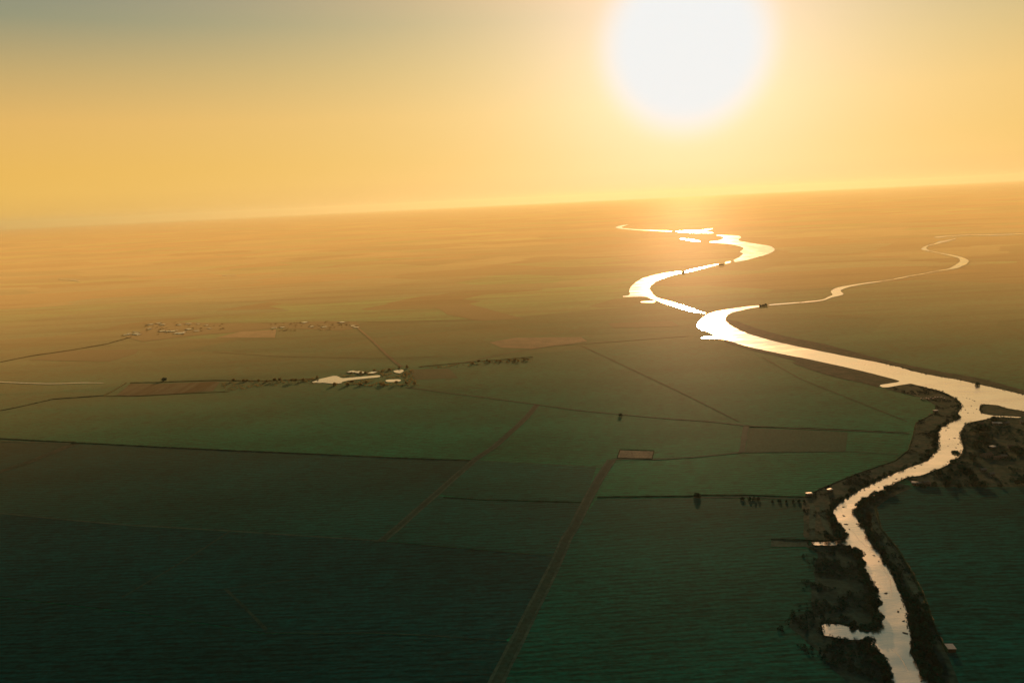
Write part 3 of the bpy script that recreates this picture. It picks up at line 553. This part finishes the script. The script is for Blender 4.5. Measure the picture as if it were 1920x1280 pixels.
# row of low slanting shelters on the earthy bank
g='row of greyish shelters on the earthy bank'
for i,(x,y) in enumerate(z2((1150,274),(1168,277),(1190,272),(1205,277),(1222,268),(1240,274),(1255,264),(1275,266),(1300,266),(1325,274))):
    if i==0:
        s0=empty('shelter',P(x,y,.3),1.1); bm=bmesh.new(); gable_bm(bm,5.,1.8,1.2,.6,.2); ro=link('roof',mesh_of(bm,'roof'),MROOFD,s0); bm=bmesh.new(); walls_bm(bm,4.8,1.6,1.1,.5); wo=link('wall',mesh_of(bm,'wall'),MWOOD,s0); o=s0
    else:
        o=empty('shelter',P(x,y,.3),1.1+random.uniform(-.2,.2),random.uniform(.8,1.1))
        for src in (ro,wo):
            c=src.copy(); COL.objects.link(c); c.parent=o
    tag(o,'small greyish slanting shelter in the row on the earthy bank','shelter',g)
# far villages: a roof and a wall each, a couple of pixels big
bm=bmesh.new(); walls_bm(bm,14,14,.9,.1); fw=mesh_of(bm,'wall'); bm=bmesh.new(); gable_bm(bm,14,14,.9,.1,.2,.06); fr=mesh_of(bm,'roof'); first=None
def far_house(p,rz,s,label,group):
    global first
    r=empty('village_house',p,rz,s)
    if first is None: first=(link('wall',fw,MWALLP,r),link('roof',fr,MSHEET,r))
    else:
        for src in first:
            c=src.copy(); COL.objects.link(c); c.parent=r
    tag(r,label,'house',group)
random.seed(5)
for n,(x0,x1,y0,y1,lab,gr) in ((13,(280,400,605,622,'small pale house in the far left village street','houses of the far left village')),(6,(232,262,622,628,'small pale house at the near left corner of the village','houses at the near village corner')),(8,(322,345,619,626,'small pale house in the near row of the left village','near row of the left village')),(8,(505,668,603,616,'small pale house of the far tree covered village on the right','houses of the tree covered village')),(4,(655,720,697,700,'small pale house hidden in the trees round the ponds','houses round the ponds'))):
    for i in range(n):
        x=random.uniform(x0,x1); far_house(P(x,random.uniform(y0,y1),.3),random.uniform(0,3.1),random.uniform(.7,1.2),lab,gr)
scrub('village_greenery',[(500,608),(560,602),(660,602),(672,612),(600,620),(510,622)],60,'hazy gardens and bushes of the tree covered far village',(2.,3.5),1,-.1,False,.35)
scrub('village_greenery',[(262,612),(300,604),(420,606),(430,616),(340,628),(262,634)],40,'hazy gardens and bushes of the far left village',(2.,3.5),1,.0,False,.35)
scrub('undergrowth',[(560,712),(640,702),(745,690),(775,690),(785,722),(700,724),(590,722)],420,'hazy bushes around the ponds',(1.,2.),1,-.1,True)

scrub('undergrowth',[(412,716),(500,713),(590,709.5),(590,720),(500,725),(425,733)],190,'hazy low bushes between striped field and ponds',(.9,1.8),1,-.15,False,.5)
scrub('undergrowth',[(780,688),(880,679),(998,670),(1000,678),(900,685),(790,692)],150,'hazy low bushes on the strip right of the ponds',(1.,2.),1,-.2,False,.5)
# ================================================================= on the river
def canoe(p,rz,l,label,pole=False):
    r=empty('canoe',p,rz); bm=bmesh.new(); secs=[]
    for i in range(9):
        t=i/8*2-1; w=.42*(1-abs(t)**2.4)+.03; k=.12*t*t; secs.append([bm.verts.new((t*l/2,y*w,z+k)) for y,z in ((-1,.35),(-.8,.05),(0,-.05),(.8,.05),(1,.35),(.75,.32),(0,.08),(-.75,.32))])
    for a,b in zip(secs,secs[1:]):
        for j in range(8): bm.faces.new((a[j],a[(j+1)%8],b[(j+1)%8],b[j]))
    bm.faces.new(secs[0]); bm.faces.new(list(reversed(secs[-1]))); bmesh.ops.recalc_face_normals(bm,faces=bm.faces[:]); link('hull',mesh_of(bm,'hull'),MWOOD,r)
    for t in (-.2,.2):
        bm=bmesh.new(); box_bm(bm,t*l-.12,t*l+.12,-.36,.36,.26,.30); link('seat',mesh_of(bm,'seat'),MDOOR,r)
    return tag(r,label,'canoe')
a=P(1692,1186.5,.62); b=P(1703,1189.5,.62); canoe((a+b)/2,math.atan2((b-a).y,(b-a).x),(b-a).length,'slim dark canoe lying across the water near the right bank')
a=P(1642,1215,.6); r=empty('mooring_post',a); bm=bmesh.new(); tube(bm,Vector((0,0,-.6)),Vector((.15,.1,3.4)),.14,.1,7); link('post',mesh_of(bm,'post'),MWOOD,r); bm=bmesh.new(); box_bm(bm,-.9,.9,-.35,.35,.1,.24); link('plank',mesh_of(bm,'plank'),MWOOD,r); tag(r,'dark upright mooring post with a plank at the lower left bank','post')
random.seed(31)
def weed(p,s,label,group):
    bm=bmesh.new(); n=9; st=random.uniform(1.,2.2); an=random.uniform(0,3.1); ring=[]
    for k in range(n):
        t=k*2*math.pi/n; rr=s*random.uniform(.6,1.15); v=Vector((math.cos(t)*rr*st,math.sin(t)*rr,0)); v=Matrix.Rotation(an,3,'Z')@v; ring.append((bm.verts.new(v),bm.verts.new(v*.72+Vector((0,0,random.uniform(.15,.4))))))
    top=bm.verts.new((0,0,.42))
    for k in range(n):
        a,b=ring[k],ring[(k+1)%n]; bm.faces.new((a[0],b[0],b[1],a[1])); bm.faces.new((a[1],b[1],top))
    o=link('floating_weed',mesh_of(bm,'floating_weed'),MWEED); o.location=p; tag(o,label,'water weed',group)
W1=z2((1462,262),(1512,272),(1548,288),(1525,326),(1565,350),(1540,378),(1500,378),(1480,355),(1535,282),(1490,268))
W2=z2((1350,490),(1335,510),(1400,568),(1360,575),(1430,570),(1440,600),(1350,626),(1425,612),(1410,640),(1448,660),(1290,655),(1250,690))
W3=z2((1350,745),(1335,765),(1220,720),(1200,735),(1150,770),(1100,790),(870,930),(800,920),(725,958),(830,938),(965,873),(565,1030),(565,1085),(655,1072),(670,1072),(640,1105),(568,1150),(650,1135),(585,1215),(665,1210))
W4=z1((568,30),(585,95),(610,132),(665,92),(795,328),(830,372),(820,300),(885,612),(985,590),(995,632),(995,725),(975,748),(1018,820),(745,893),(1080,940),(1150,1270))
for W_,lab,gr in ((W1,'dark clump of floating weed where the two river arms part','weed clumps at the parting of the arms'),(W2,'dark clump of floating weed in the bend beside the hamlet','weed clumps in the hamlet bend'),(W3,'dark clump of floating weed on the slanting stretch below the hamlet','weed clumps on the slanting stretch'),(W4,'dark clump of floating weed on the lowest river stretch','weed clumps on the lowest stretch')):
    for x,y in W_: 
        p=P(x,y,ZW)
        weed(p,random.uniform(.5,1.15),lab,gr)
def foam(px,w,label):
    l=line(px,3.); bm=bmesh.new(); prev=None
    for i,p in enumerate(l):
        a=l[max(0,i-1)]; b=l[min(len(l)-1,i+1)]; t=(b-a).normalized(); n=Vector((-t.y,t.x,0)); ww=w*math.sin(math.pi*(i+.4)/(len(l)+.8))*random.uniform(.6,1.2)
        v=(bm.verts.new(p-n*ww+Vector((0,0,ZW+.03))),bm.verts.new(p+n*ww*.6+Vector((0,0,ZW+.03))))
        if prev: bm.faces.new((prev[0],v[0],v[1],prev[1]))
        prev=v
    for f in bm.faces:
        f.normal_update()
        if f.normal.z<0: f.normal_flip()
    tag(link('foam_line',mesh_of(bm,'foam_line'),MFOAM),label,kind='stuff')
foam(z1((605,110),(640,150),(680,210),(730,255),(790,300)),.22,'pale foam line on the water by the side channel'); foam(z1((830,385),(880,450),(915,510),(925,580),(920,660)),.3,'pale foam line on the water of the middle stretch'); foam(z1((930,1030),(970,1065),(1010,1120),(1050,1195)),.3,'pale foam line on the lowest water stretch')
